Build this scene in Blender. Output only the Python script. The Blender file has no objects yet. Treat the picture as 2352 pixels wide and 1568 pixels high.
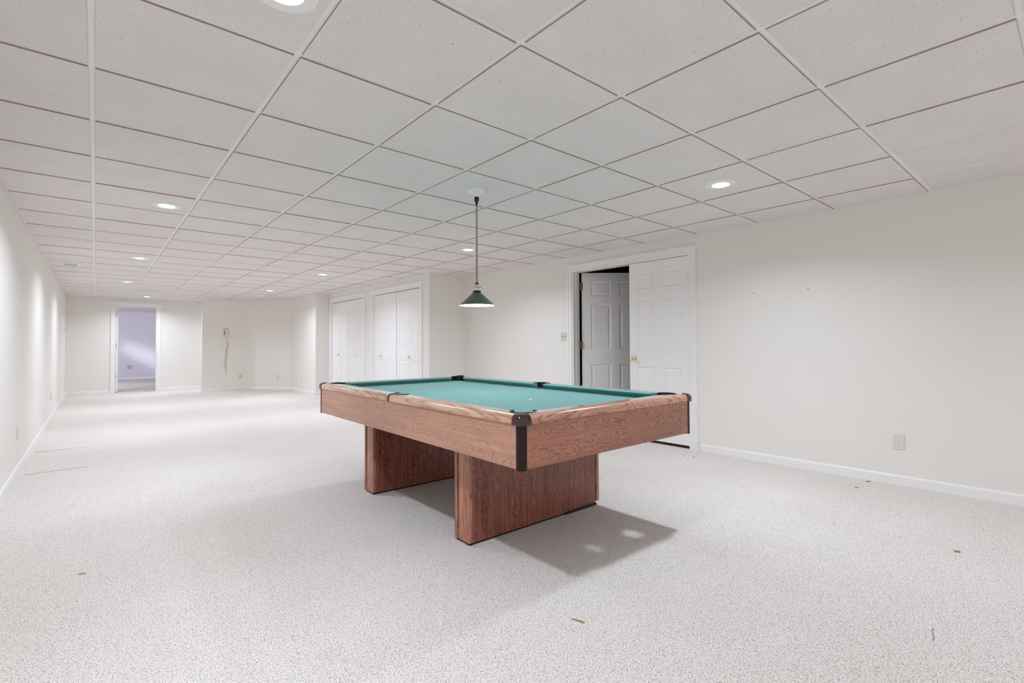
import bpy, bmesh, math, random
from mathutils import Vector, Matrix
random.seed(7)
sc = bpy.context.scene
COL = sc.collection
pi = math.pi

# ------------------------------------------------------------------ camera
CAMZ = 1.0915
YAW, PITCH, ROLL = 0.70471, 0.02007, 0.00428
cam = bpy.data.cameras.new('camera')
cam_o = bpy.data.objects.new('camera', cam)
COL.objects.link(cam_o)
cam.sensor_width = 36.0
cam.lens = 1125.67 / 2352 * 36.0
cam.shift_x = 0.0
cam.shift_y = (768.27 - 784.0) / 2352.0
cam.clip_start = 0.02
cam.clip_end = 100
cy_, sy_ = math.cos(YAW), math.sin(YAW)
right = Vector((cy_, -sy_, 0)); fwd0 = Vector((sy_, cy_, 0)); up0 = Vector((0, 0, 1))
fwd = fwd0 * math.cos(PITCH) + up0 * math.sin(PITCH)
up = -fwd0 * math.sin(PITCH) + up0 * math.cos(PITCH)
r2 = right * math.cos(ROLL) - up * math.sin(ROLL)
u2 = right * math.sin(ROLL) + up * math.cos(ROLL)
M = Matrix((r2, u2, -fwd)).transposed().to_4x4()
M.translation = Vector((0, 0, CAMZ))
cam_o.matrix_world = M
sc.camera = cam_o

# ------------------------------------------------------------------ world, view
LAMP_W = 16.2          # each ceiling downlight
LAMP_COL = (0.855, 0.95, 1.11)
BULB = 330.0            # emission of the pendant's bulb
sc.view_settings.view_transform = 'Standard'
sc.view_settings.look = 'None'
sc.view_settings.exposure = 0.15
sc.view_settings.gamma = 1.0
sc.view_settings.use_curve_mapping = False
sc.cycles.diffuse_bounces = 10
sc.cycles.max_bounces = 14
sc.cycles.sample_clamp_indirect = 6.0
w = bpy.data.worlds.new('world'); sc.world = w; w.use_nodes = True
nt = w.node_tree; nt.nodes.clear()
wo = nt.nodes.new('ShaderNodeOutputWorld'); bg = nt.nodes.new('ShaderNodeBackground'); sk = nt.nodes.new('ShaderNodeTexSky')
sk.sky_type = 'NISHITA'; sk.sun_disc = False; sk.sun_elevation = 0.6
bg.inputs['Strength'].default_value = 0.15
nt.links.new(sk.outputs[0], bg.inputs[0]); nt.links.new(bg.outputs[0], wo.inputs[0])

# ------------------------------------------------------------------ materials
def lin(c):
    return tuple(((x / 255) / 12.92 if x / 255 <= 0.04045 else ((x / 255 + 0.055) / 1.055) ** 2.4) for x in c)

def new_mat(name):
    m = bpy.data.materials.new(name); m.use_nodes = True
    n = m.node_tree.nodes; b = n.get('Principled BSDF')
    return m, m.node_tree, b

def noise_bump(t, b, scale, dist, strength=0.5, detail=2):
    tc = t.nodes.new('ShaderNodeTexCoord'); nz = t.nodes.new('ShaderNodeTexNoise'); bp = t.nodes.new('ShaderNodeBump')
    nz.inputs['Scale'].default_value = scale; nz.inputs['Detail'].default_value = detail
    bp.inputs['Strength'].default_value = strength; bp.inputs['Distance'].default_value = dist
    t.links.new(tc.outputs['Object'], nz.inputs['Vector']); t.links.new(nz.outputs[0], bp.inputs['Height'])
    t.links.new(bp.outputs[0], b.inputs['Normal'])
    return nz

def plain(name, rgb, rough=0.5, metal=0.0, bump=None, spec=0.5, vary=0.03, coat=0.0):
    m, t, b = new_mat(name)
    c = lin(rgb)
    b.inputs['Roughness'].default_value = rough; b.inputs['Metallic'].default_value = metal
    b.inputs['Specular IOR Level'].default_value = spec
    b.inputs['Coat Weight'].default_value = coat
    tc = t.nodes.new('ShaderNodeTexCoord'); nz = t.nodes.new('ShaderNodeTexNoise'); mx = t.nodes.new('ShaderNodeMix')
    mx.data_type = 'RGBA'
    nz.inputs['Scale'].default_value = 3.0; nz.inputs['Detail'].default_value = 3
    mx.inputs[6].default_value = (*[x * (1 - vary) for x in c], 1); mx.inputs[7].default_value = (*[min(1, x * (1 + vary)) for x in c], 1)
    t.links.new(tc.outputs['Object'], nz.inputs['Vector']); t.links.new(nz.outputs[0], mx.inputs[0]); t.links.new(mx.outputs[2], b.inputs['Base Color'])
    if bump: noise_bump(t, b, bump[0], bump[1], bump[2])
    return m

def emit(name, rgb, strength):
    m, t, b = new_mat(name)
    b.inputs['Base Color'].default_value = (0.9, 0.9, 0.9, 1)
    b.inputs['Emission Color'].default_value = (*rgb, 1); b.inputs['Emission Strength'].default_value = strength
    return m

def ramp(t, stops):
    r = t.nodes.new('ShaderNodeValToRGB'); e = r.color_ramp.elements
    while len(e) < len(stops): e.new(0.5)
    for k, (p, c) in enumerate(stops):
        e[k].position = p; e[k].color = (*c, 1)
    return r

def wood(name, axis, light, mid, dark, stretch=5.0, scale=2.2, rings=9.0, rough=0.35, coat=0.0, fibre=0.5, seed=0.0, distort=0.8):
    m, t, b = new_mat(name)
    N = t.nodes; L = t.links
    tc = N.new('ShaderNodeTexCoord'); mp = N.new('ShaderNodeMapping')
    s = [stretch, stretch, stretch]; s[axis] = 1.0
    mp.inputs['Scale'].default_value = s; mp.inputs['Location'].default_value = (seed, seed * 1.7, seed * 0.6)
    L.new(tc.outputs['Object'], mp.inputs[0])
    nz = N.new('ShaderNodeTexNoise'); nz.inputs['Scale'].default_value = scale; nz.inputs['Detail'].default_value = 2.0
    nz.inputs['Roughness'].default_value = 0.45; nz.inputs['Distortion'].default_value = distort
    L.new(mp.outputs[0], nz.inputs['Vector'])
    mu = N.new('ShaderNodeMath'); mu.operation = 'MULTIPLY'; mu.inputs[1].default_value = rings; adw = N.new('ShaderNodeMath'); adw.operation = 'MULTIPLY_ADD'; adw.inputs[1].default_value = 0.035; L.new(nz.outputs[0], adw.inputs[2]); L.new(adw.outputs[0], mu.inputs[0])
    fr = N.new('ShaderNodeMath'); fr.operation = 'PINGPONG'; fr.inputs[1].default_value = 0.5; L.new(mu.outputs[0], fr.inputs[0])
    r = ramp(t, [(0.0, lin(dark)), (0.07, lin(dark)), (0.24, lin(mid)), (1.0, lin(light))])
    nzw = N.new('ShaderNodeTexNoise'); nzw.inputs['Scale'].default_value = scale * 7; nzw.inputs['Detail'].default_value = 3; L.new(mp.outputs[0], nzw.inputs['Vector'])
    d2 = N.new('ShaderNodeMath'); d2.operation = 'MULTIPLY'; d2.inputs[1].default_value = 2.0; L.new(fr.outputs[0], d2.inputs[0])
    L.new(d2.outputs[0], r.inputs[0])
    L.new(nzw.outputs[0], adw.inputs[0])
    # long thin fibres
    mp2 = N.new('ShaderNodeMapping'); s2 = [60.0, 60.0, 60.0]; s2[axis] = 2.5; mp2.inputs['Scale'].default_value = s2
    L.new(tc.outputs['Object'], mp2.inputs[0])
    n2 = N.new('ShaderNodeTexNoise'); n2.inputs['Scale'].default_value = 1.0; n2.inputs['Detail'].default_value = 3
    L.new(mp2.outputs[0], n2.inputs['Vector'])
    # broad colour drift
    n3 = N.new('ShaderNodeTexNoise'); n3.inputs['Scale'].default_value = 0.9; n3.inputs['Detail'].default_value = 1
    L.new(mp.outputs[0], n3.inputs['Vector'])
    mx = N.new('ShaderNodeMix'); mx.data_type = 'RGBA'; mx.blend_type = 'MULTIPLY'; mx.inputs[0].default_value = fibre
    r2_ = ramp(t, [(0.3, (0.55, 0.5, 0.48)), (0.6, (1, 1, 1))]); L.new(n2.outputs[0], r2_.inputs[0])
    L.new(r.outputs[0], mx.inputs[6]); L.new(r2_.outputs[0], mx.inputs[7])
    mx2 = N.new('ShaderNodeMix'); mx2.data_type = 'RGBA'; mx2.blend_type = 'MULTIPLY'; mx2.inputs[0].default_value = 0.7
    r3 = ramp(t, [(0.3, (0.78, 0.72, 0.70)), (0.7, (1.08, 1.08, 1.08))]); L.new(n3.outputs[0], r3.inputs[0])
    L.new(mx.outputs[2], mx2.inputs[6]); L.new(r3.outputs[0], mx2.inputs[7])
    L.new(mx2.outputs[2], b.inputs['Base Color'])
    b.inputs['Roughness'].default_value = rough; b.inputs['Coat Weight'].default_value = coat; b.inputs['Coat Roughness'].default_value = 0.12
    bp = N.new('ShaderNodeBump'); bp.inputs['Strength'].default_value = 0.15; bp.inputs['Distance'].default_value = 0.001
    L.new(n2.outputs[0], bp.inputs['Height']); L.new(bp.outputs[0], b.inputs['Normal'])
    return m

def carpet_mat():
    m, t, b = new_mat('carpet'); N = t.nodes; L = t.links
    tc = N.new('ShaderNodeTexCoord')
    vo = N.new('ShaderNodeTexVoronoi'); vo.inputs['Scale'].default_value = 165; L.new(tc.outputs['Object'], vo.inputs['Vector'])
    n1 = N.new('ShaderNodeTexNoise'); n1.inputs['Scale'].default_value = 170; n1.inputs['Detail'].default_value = 2; L.new(tc.outputs['Object'], n1.inputs['Vector'])
    n2 = N.new('ShaderNodeTexNoise'); n2.inputs['Scale'].default_value = 1.1; n2.inputs['Detail'].default_value = 3; L.new(tc.outputs['Object'], n2.inputs['Vector'])
    n3 = N.new('ShaderNodeTexNoise'); n3.inputs['Scale'].default_value = 250; n3.inputs['Detail'].default_value = 1; L.new(tc.outputs['Object'], n3.inputs['Vector'])
    base = ramp(t, [(0.30, lin((204, 190, 180))), (0.42, lin((230, 225, 218))), (0.60, lin((243, 239, 234)))])
    L.new(n1.outputs[0], base.inputs[0])
    # dark gaps between the loops
    gap = ramp(t, [(0.0, (1, 1, 1)), (0.6, (0.98, 0.975, 0.97)), (0.9, (0.70, 0.67, 0.65))])
    L.new(vo.outputs['Distance'], gap.inputs[0])
    mx = N.new('ShaderNodeMix'); mx.data_type = 'RGBA'; mx.blend_type = 'MULTIPLY'; mx.inputs[0].default_value = 0.9
    L.new(base.outputs[0], mx.inputs[6]); L.new(gap.outputs[0], mx.inputs[7])
    # dark and rust flecks
    fl = ramp(t, [(0.27, lin((112, 74, 58))), (0.335, lin((172, 142, 128))), (0.39, (1, 1, 1))]); L.new(n3.outputs[0], fl.inputs[0])
    mx2 = N.new('ShaderNodeMix'); mx2.data_type = 'RGBA'; mx2.blend_type = 'MULTIPLY'; mx2.inputs[0].default_value = 1.0
    L.new(mx.outputs[2], mx2.inputs[6]); L.new(fl.outputs[0], mx2.inputs[7])
    # broad wear
    wr = ramp(t, [(0.35, (0.955, 0.945, 0.94)), (0.65, (1, 1, 1))]); L.new(n2.outputs[0], wr.inputs[0])
    mx3 = N.new('ShaderNodeMix'); mx3.data_type = 'RGBA'; mx3.blend_type = 'MULTIPLY'; mx3.inputs[0].default_value = 1.0
    L.new(mx2.outputs[2], mx3.inputs[6]); L.new(wr.outputs[0], mx3.inputs[7])
    L.new(mx3.outputs[2], b.inputs['Base Color'])
    b.inputs['Roughness'].default_value = 0.95; b.inputs['Specular IOR Level'].default_value = 0.1
    iv = N.new('ShaderNodeMath'); iv.operation = 'SUBTRACT'; iv.inputs[0].default_value = 1.0; L.new(vo.outputs['Distance'], iv.inputs[1])
    ad = N.new('ShaderNodeMath'); ad.operation = 'ADD'; L.new(iv.outputs[0], ad.inputs[0]); L.new(n1.outputs[0], ad.inputs[1])
    bp = N.new('ShaderNodeBump'); bp.inputs['Strength'].default_value = 0.55; bp.inputs['Distance'].default_value = 0.004
    L.new(ad.outputs[0], bp.inputs['Height']); L.new(bp.outputs[0], b.inputs['Normal'])
    return m

def tile_mat():
    m, t, b = new_mat('ceiling_tile_face'); N = t.nodes; L = t.links
    tc = N.new('ShaderNodeTexCoord'); oi = N.new('ShaderNodeObjectInfo')
    va = N.new('ShaderNodeVectorMath'); va.operation = 'ADD'
    cm = N.new('ShaderNodeCombineXYZ'); ml = N.new('ShaderNodeMath'); ml.operation = 'MULTIPLY'; ml.inputs[1].default_value = 37.0
    L.new(oi.outputs['Random'], ml.inputs[0]); L.new(ml.outputs[0], cm.inputs[0]); L.new(ml.outputs[0], cm.inputs[1])
    L.new(tc.outputs['Object'], va.inputs[0]); L.new(cm.outputs[0], va.inputs[1])
    n1 = N.new('ShaderNodeTexNoise'); n1.inputs['Scale'].default_value = 210; n1.inputs['Detail'].default_value = 2; L.new(va.outputs[0], n1.inputs['Vector'])
    n2 = N.new('ShaderNodeTexNoise'); n2.inputs['Scale'].default_value = 110; n2.inputs['Detail'].default_value = 3; n2.inputs['Distortion'].default_value = 1.2; L.new(va.outputs[0], n2.inputs['Vector'])
    n3 = N.new('ShaderNodeTexNoise'); n3.inputs['Scale'].default_value = 4; n3.inputs['Detail'].default_value = 2; L.new(va.outputs[0], n3.inputs['Vector'])
    a = ramp(t, [(0.27, lin((150, 138, 130))), (0.36, lin((222, 217, 214))), (0.5, lin((232, 228, 226)))]); L.new(n1.outputs[0], a.inputs[0])
    c = ramp(t, [(0.255, lin((120, 105, 98))), (0.30, (1, 1, 1))]); L.new(n2.outputs[0], c.inputs[0])
    d = ramp(t, [(0.3, (0.96, 0.95, 0.945)), (0.7, (1, 1, 1))]); L.new(n3.outputs[0], d.inputs[0])
    x1 = N.new('ShaderNodeMix'); x1.data_type = 'RGBA'; x1.blend_type = 'MULTIPLY'; x1.inputs[0].default_value = 1
    L.new(a.outputs[0], x1.inputs[6]); L.new(c.outputs[0], x1.inputs[7])
    x2 = N.new('ShaderNodeMix'); x2.data_type = 'RGBA'; x2.blend_type = 'MULTIPLY'; x2.inputs[0].default_value = 1
    L.new(x1.outputs[2], x2.inputs[6]); L.new(d.outputs[0], x2.inputs[7]); L.new(x2.outputs[2], b.inputs['Base Color'])
    b.inputs['Roughness'].default_value = 0.9; b.inputs['Specular IOR Level'].default_value = 0.15
    bp = N.new('ShaderNodeBump'); bp.inputs['Strength'].default_value = 0.3; bp.inputs['Distance'].default_value = 0.001
    L.new(n1.outputs[0], bp.inputs['Height']); L.new(bp.outputs[0], b.inputs['Normal'])
    return m

def felt_mat():
    m, t, b = new_mat('teal_felt'); N = t.nodes; L = t.links
    tc = N.new('ShaderNodeTexCoord'); n1 = N.new('ShaderNodeTexNoise'); n1.inputs['Scale'].default_value = 350; n1.inputs['Detail'].default_value = 2
    L.new(tc.outputs['Object'], n1.inputs['Vector'])
    r = ramp(t, [(0.3, lin((88, 148, 144))), (0.7, lin((106, 168, 164)))]); L.new(n1.outputs[0], r.inputs[0]); L.new(r.outputs[0], b.inputs['Base Color'])
    b.inputs['Roughness'].default_value = 0.9; b.inputs['Specular IOR Level'].default_value = 0.1
    b.inputs['Sheen Weight'].default_value = 0.4; b.inputs['Sheen Roughness'].default_value = 0.35
    return m

MT = {}
MT['wall'] = plain('wall_paint', (235, 232, 226), 0.85, bump=(420, 0.0006, 0.25), spec=0.2, vary=0.012)
MT['trim'] = plain('white_trim_paint', (240, 239, 237), 0.38, bump=(60, 0.0003, 0.2), vary=0.01)
MT['door'] = plain('white_door_paint', (240, 239, 238), 0.42, bump=(200, 0.0002, 0.3), vary=0.012)
MT['carpet'] = carpet_mat()
MT['tile'] = tile_mat()
MT['tile_edge'] = plain('tile_cut_edge', (178, 156, 140), 0.95, bump=(220, 0.002, 0.8), spec=0.1, vary=0.25)
MT['tee'] = plain('painted_steel_tee', (243, 241, 238), 0.5, vary=0.01)
MT['felt'] = felt_mat()
MT['apron'] = wood('oak_laminate_apron', 1, (204, 156, 130), (194, 143, 118), (174, 121, 100), stretch=3.2, scale=3.0, rings=30, rough=0.34, coat=0.25, fibre=0.45, distort=0.5)
MT['apron_end'] = wood('oak_laminate_apron_end_shaded', 0, (186, 130, 104), (168, 110, 88), (136, 84, 68), stretch=7.0, scale=2.0, rings=30, rough=0.34, coat=0.25, fibre=0.45, seed=4.3, distort=0.35)  # darker copy of the apron laminate: short-side shade put into the colour
MT['rail'] = wood('glossy_rail_wood', 1, (222, 186, 156), (208, 166, 136), (176, 128, 104), stretch=7.0, scale=1.3, rings=10, rough=0.18, coat=0.8, fibre=0.2, seed=2.1)
MT['rail_end'] = wood('glossy_rail_wood_end', 0, (214, 166, 136), (196, 142, 114), (160, 106, 86), stretch=3.0, scale=2.4, rings=11, rough=0.18, coat=0.8, fibre=0.2, seed=8.1)
MT['ped'] = wood('oak_laminate_panel_shaded', 2, (172, 106, 84), (146, 82, 66), (104, 54, 44), stretch=8.0, scale=2.1, rings=24, rough=0.36, coat=0.2, fibre=1.0, seed=1.2, distort=0.3)  # leg laminate with the broad face's shade put into the colour
MT['ped_end'] = wood('oak_laminate_end_lit', 2, (206, 148, 122), (184, 122, 100), (146, 90, 74), stretch=8.0, scale=2.0, rings=10, rough=0.36, coat=0.2, fibre=0.8, seed=6.2, distort=0.3)  # lighter copy of the leg laminate: brighter light put into the colour
MT['brown_plastic'] = plain('dark_brown_plastic', (50, 20, 19), 0.16, vary=0.05, coat=0.5)
MT['brown_post'] = plain('dark_brown_post', (42, 20, 19), 0.4, vary=0.05, spec=0.25)
MT['black_plastic'] = plain('black_plastic', (22, 20, 22), 0.35, vary=0.1)
MT['black'] = plain('black_rubber', (24, 22, 22), 0.7, vary=0.1)
MT['slate'] = plain('grey_slate', (70, 70, 72), 0.8, vary=0.1)
MT['white'] = plain('white_plastic', (240, 240, 238), 0.35, vary=0.01)
MT['white_paper'] = plain('white_paper', (245, 245, 243), 0.7, vary=0.01)
MT['pearl'] = plain('pearl_inlay', (238, 226, 212), 0.25, vary=0.02)
MT['almond'] = plain('almond_plastic', (214, 212, 188), 0.35, vary=0.02)
MT['outlet'] = plain('ivory_plate', (222, 218, 206), 0.35, vary=0.015)
MT['grey_plate'] = plain('grey_plate', (176, 170, 164), 0.4, vary=0.02)
MT['socket'] = plain('white_socket', (236, 232, 226), 0.3, vary=0.01)
MT['dark_slot'] = plain('dark_slot', (46, 40, 36), 0.7, vary=0.1)
MT['brass'] = plain('polished_brass', (238, 226, 196), 0.16, metal=1.0, vary=0.03)
MT['chrome'] = plain('brushed_nickel', (214, 206, 208), 0.2, metal=1.0, vary=0.03)
MT['hinge'] = plain('aged_copper_hinge', (142, 92, 70), 0.45, metal=0.5, vary=0.1)
MT['hinge_p'] = plain('pale_brass_hinge', (216, 208, 178), 0.3, metal=0.6, vary=0.05)
MT['rod'] = plain('taupe_cord_cover', (156, 144, 138), 0.6, vary=0.05)
MT['shade_out'] = plain('green_enamel', (62, 82, 72), 0.28, vary=0.06, coat=0.3)
MT['shade_in'] = plain('white_enamel', (245, 245, 242), 0.4, vary=0.01)
MT['phone'] = plain('cream_phone_plastic', (224, 220, 200), 0.3, vary=0.02)
MT['phone_cord'] = plain('beige_cord', (206, 198, 178), 0.5, vary=0.04)
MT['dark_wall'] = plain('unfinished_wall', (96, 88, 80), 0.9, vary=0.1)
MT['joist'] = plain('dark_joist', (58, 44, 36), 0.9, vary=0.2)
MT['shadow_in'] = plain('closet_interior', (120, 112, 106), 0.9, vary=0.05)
MT['leaf_brown'] = plain('dry_brown_sliver', (168, 128, 98), 0.8, vary=0.25)
MT['lint_and_shade'] = plain('dark_lint_and_shade', (116, 98, 88), 0.9, vary=0.3)  # real lint, and the painted shade lines of the carpet ripples
MT['green_bit'] = plain('green_sliver', (120, 166, 70), 0.6, vary=0.1)
MT['blue_wall'] = plain('pale_wall_paint', (226, 224, 230), 0.85, bump=(420, 0.0006, 0.25), spec=0.2, vary=0.012)
MT['lens'] = emit('lit_lens', (0.95, 0.98, 1.0), 9.0)
MT['bulb'] = emit('lit_bulb', (0.93, 0.97, 1.0), BULB)
MT['nail'] = plain('dark_nail', (70, 62, 56), 0.5, metal=0.6, vary=0.1)
MT['vent_dark'] = plain('duct_dark', (70, 62, 60), 0.8, vary=0.1)
def glass_mat():
    m, t, b = new_mat('window_glass')
    b.inputs['Base Color'].default_value = (0.95, 0.97, 1, 1); b.inputs['Transmission Weight'].default_value = 1; b.inputs['Roughness'].default_value = 0.0; b.inputs['IOR'].default_value = 1.1
    return m
MT['glass'] = glass_mat()

# ------------------------------------------------------------------ helpers
WORLD = {}
def reg(o, loc): WORLD[o.name] = Vector(loc)

def props(o, label=None, cat=None, group=None, kind=None):
    if label: o['label'] = label
    if cat: o['category'] = cat
    if group: o['group'] = group
    if kind: o['kind'] = kind

def empty(name, loc, label=None, cat=None, group=None, kind=None, parent=None):
    o = bpy.data.objects.new(name, None); COL.objects.link(o); o.empty_display_size = 0.1
    if parent: o.parent = parent; o.location = Vector(loc) - WORLD[parent.name]
    else: o.location = loc
    reg(o, loc); props(o, label, cat, group, kind)
    return o

def obj(name, bm, mats, parent=None, label=None, cat=None, group=None, kind=None, smooth=False, xf=None, origin=None, auto=None):
    if xf is not None: bm.transform(xf)
    bmesh.ops.recalc_face_normals(bm, faces=bm.faces)
    me = bpy.data.meshes.new(name)
    if not isinstance(mats, (list, tuple)): mats = [mats]
    for m in mats: me.materials.append(MT[m])
    vs = [v.co for v in bm.verts]
    lo = Vector([min(v[i] for v in vs) for i in range(3)]); hi = Vector([max(v[i] for v in vs) for i in range(3)])
    if origin is None: origin = Vector(((lo.x + hi.x) / 2, (lo.y + hi.y) / 2, lo.z))
    bm.transform(Matrix.Translation(-Vector(origin)))
    if smooth:
        for f in bm.faces: f.smooth = True
    bm.to_mesh(me); bm.free()
    if smooth:
        try: me.set_sharp_from_angle(angle=auto if auto else math.radians(35))
        except Exception: pass
    o = bpy.data.objects.new(name, me); COL.objects.link(o)
    if parent: o.parent = parent; o.location = Vector(origin) - WORLD[parent.name]
    else: o.location = origin
    reg(o, origin); props(o, label, cat, group, kind)
    return o

def B(): return bmesh.new()

def box(bm, x0, y0, z0, x1, y1, z1, bev=0.0, seg=2, mi=0):
    r = bmesh.ops.create_cube(bm, size=1.0)
    vs = r['verts']
    for v in vs:
        v.co = Vector((x0 + (v.co.x + 0.5) * (x1 - x0), y0 + (v.co.y + 0.5) * (y1 - y0), z0 + (v.co.z + 0.5) * (z1 - z0)))
    fs = list({f for v in vs for f in v.link_faces})
    for f in fs: f.material_index = mi
    if bev > 0:
        es = list({e for v in vs for e in v.link_edges})
        bmesh.ops.bevel(bm, geom=es, offset=bev, segments=seg, profile=0.5, affect='EDGES')
    return bm

def prism(bm, pts, z0, z1, mi=0):
    """extrude a plan polygon in z"""
    lo = [bm.verts.new((x, y, z0)) for x, y in pts]; hi = [bm.verts.new((x, y, z1)) for x, y in pts]
    n = len(pts)
    fs = [bm.faces.new(lo[::-1]), bm.faces.new(hi)]
    for i in range(n): fs.append(bm.faces.new((lo[i], lo[(i + 1) % n], hi[(i + 1) % n], hi[i])))
    for f in fs: f.material_index = mi
    return bm

def lathe(bm, prof, c=(0, 0, 0), n=32, axis='z', mi=0, cap=True):
    """prof: (radius, height) list"""
    rings = []
    for r, h in prof:
        ring = []
        for k in range(n):
            a = 2 * pi * k / n; x, y = r * math.cos(a), r * math.sin(a)
            if axis == 'z': p = (c[0] + x, c[1] + y, c[2] + h)
            elif axis == 'x': p = (c[0] + h, c[1] + x, c[2] + y)
            else: p = (c[0] + x, c[1] + h, c[2] + y)
            ring.append(bm.verts.new(p))
        rings.append(ring)
    for a, b in zip(rings, rings[1:]):
        for k in range(n):
            f = bm.faces.new((a[k], a[(k + 1) % n], b[(k + 1) % n], b[k])); f.material_index = mi
    if cap:
        for ring in (rings[0], rings[-1]):
            try: f = bm.faces.new(ring); f.material_index = mi
            except ValueError: pass
    return bm

def sweep(bm, pts, r, n=6, mi=0):
    prev = None; ref = Vector((0, 0, 1)); N_ = len(pts)
    for i, p in enumerate(pts):
        p = Vector(p); d = (Vector(pts[min(i + 1, N_ - 1)]) - Vector(pts[max(i - 1, 0)])).normalized()
        a = d.cross(ref)
        if a.length < 1e-3: a = d.cross(Vector((1, 0, 0)))
        a.normalize(); b = d.cross(a); 
        ring = [bm.verts.new(p + (a * math.cos(2 * pi * k / n) + b * math.sin(2 * pi * k / n)) * r) for k in range(n)]
        if prev:
            for k in range(n): bm.faces.new((prev[k], prev[(k + 1) % n], ring[(k + 1) % n], ring[k]))
        else: bm.faces.new(ring)
        prev = ring
    bm.faces.new(prev)
    return bm

def extrude_profile(bm, prof, p0, p1, inward, s0=lambda d: 0.0, s1=lambda d: 0.0, mi=0):
    """closed profile (d inward, z) swept from p0 to p1; ends shifted along the run by s(d)"""
    p0 = Vector(p0); p1 = Vector(p1); run = (p1 - p0).normalized(); inw = Vector(inward)
    A = [bm.verts.new(p0 + inw * d + run * s0(d) + Vector((0, 0, z))) for d, z in prof]
    C = [bm.verts.new(p1 + inw * d - run * s1(d) + Vector((0, 0, z))) for d, z in prof]
    n = len(prof)
    for i in range(n): bm.faces.new((A[i], A[(i + 1) % n], C[(i + 1) % n], C[i]))
    bm.faces.new(A[::-1]); bm.faces.new(C)
    return bm

def cut(o, cutters):
    """real holes: subtract cutter meshes, then bake"""
    for c in cutters:
        md = o.modifiers.new('cut', 'BOOLEAN'); md.operation = 'DIFFERENCE'; md.object = c; md.solver = 'EXACT'
    bpy.context.view_layer.update()
    dg = bpy.context.evaluated_depsgraph_get()
    me = bpy.data.meshes.new_from_object(o.evaluated_get(dg))
    o.modifiers.clear(); o.data = me

# ------------------------------------------------------------------ dimensions
CEIL = 2.2188; TT = 0.6096
GX, GY = -0.0217, 1.9604       # ceiling grid origin
XL = -0.503; YN = -2.6; YF = 14.65
XC = 3.95; YR = 6.63; YQ = 10.88; XP = 3.65; YP = 13.62
TOP = 2.30
RW = Matrix.Rotation(0.0125, 4, 'Z'); RW.translation = Vector((4.73, 0, 0))     # the long side wall runs very slightly off square

# ------------------------------------------------------------------ structure
b = B(); box(b, -1.7, YN - 0.12, -0.08, 8.2, 20.6, 0.0)
floor = obj('floor', b, 'carpet', kind='structure', origin=(0, 0, 0), label='cream looped carpet flecked with brown over the whole basement')

b = B(); box(b, XL - 0.12, YN - 0.12, -0.02, XL, YF + 0.12, TOP)
obj('wall_left', b, 'wall', kind='structure', label='long off-white wall with small outlet plates near the carpet')
b = B()
box(b, 0, YN - 0.12, -0.02, 0.12, 2.675, TOP); box(b, 0, 2.675, 2.035, 0.12, 4.30, TOP); box(b, 0, 4.30, -0.02, 0.12, YR + 0.12, TOP)
obj('wall_right', b, 'wall', kind='structure', xf=RW, label='long off-white wall holding the double doors')
b = B(); box(b, XL - 0.12, YN - 0.12, -0.02, 4.9, YN, TOP)
obj('wall_near', b, 'wall', kind='structure', label='off-white end wall behind the viewpoint')
b = B()
box(b, XC + 0.12, YR, -0.02, 4.70, YR + 0.12, TOP)
obj('wall_return', b, 'wall', kind='structure', label='short off-white wall between closets and double doors')
b = B()
for a0, a1, z0 in ((YR, 6.908, -0.02), (6.908, 8.649, 2.035), (8.649, 9.059, -0.02), (9.059, 10.792, 2.035), (10.792, YQ, -0.02)):
    box(b, XC, a0, z0, XC + 0.12, a1, TOP)
obj('wall_closet', b, 'wall', kind='structure', label='off-white wall with two bifold closets')
b = B(); prism(b, [(1.93, YP), (2.86, YP), (XP, 12.78), (XP, YQ), (XC + 0.12, YQ), (XC + 0.12, YQ + 0.12), (XP + 0.12, YQ + 0.12), (XP + 0.12, 12.83), (2.91, YP + 0.12), (1.93, YP + 0.12)], -0.02, TOP)
obj('wall_phone', b, 'wall', kind='structure', label='angled off-white partition carrying the wall telephone')
b = B(); box(b, XL - 0.12, YF, -0.02, 0.344, YF + 0.12, TOP); box(b, 0.344, YF, 2.05, 1.138, YF + 0.12, TOP); box(b, 1.138, YF, -0.02, 4.9, YF + 0.12, TOP)
obj('wall_far', b, 'wall', kind='structure', label='far off-white wall with an open doorway')
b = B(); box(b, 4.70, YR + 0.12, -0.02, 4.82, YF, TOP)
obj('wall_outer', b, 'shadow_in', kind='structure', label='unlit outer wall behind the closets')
# storage room beyond the double doors
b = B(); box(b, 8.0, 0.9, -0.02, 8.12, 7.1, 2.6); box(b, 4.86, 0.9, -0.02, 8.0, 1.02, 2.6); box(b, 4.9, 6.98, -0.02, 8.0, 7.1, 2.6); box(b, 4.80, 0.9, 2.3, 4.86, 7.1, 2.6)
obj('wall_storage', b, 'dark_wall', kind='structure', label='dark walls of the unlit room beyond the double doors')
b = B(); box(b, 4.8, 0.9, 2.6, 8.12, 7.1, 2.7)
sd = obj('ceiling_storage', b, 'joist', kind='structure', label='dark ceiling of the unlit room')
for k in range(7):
    b = B(); box(b, 4.95, 1.6 + k * 0.8, 2.42, 7.98, 1.64 + k * 0.8, 2.6); obj('joist', b, 'joist', parent=sd)
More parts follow.
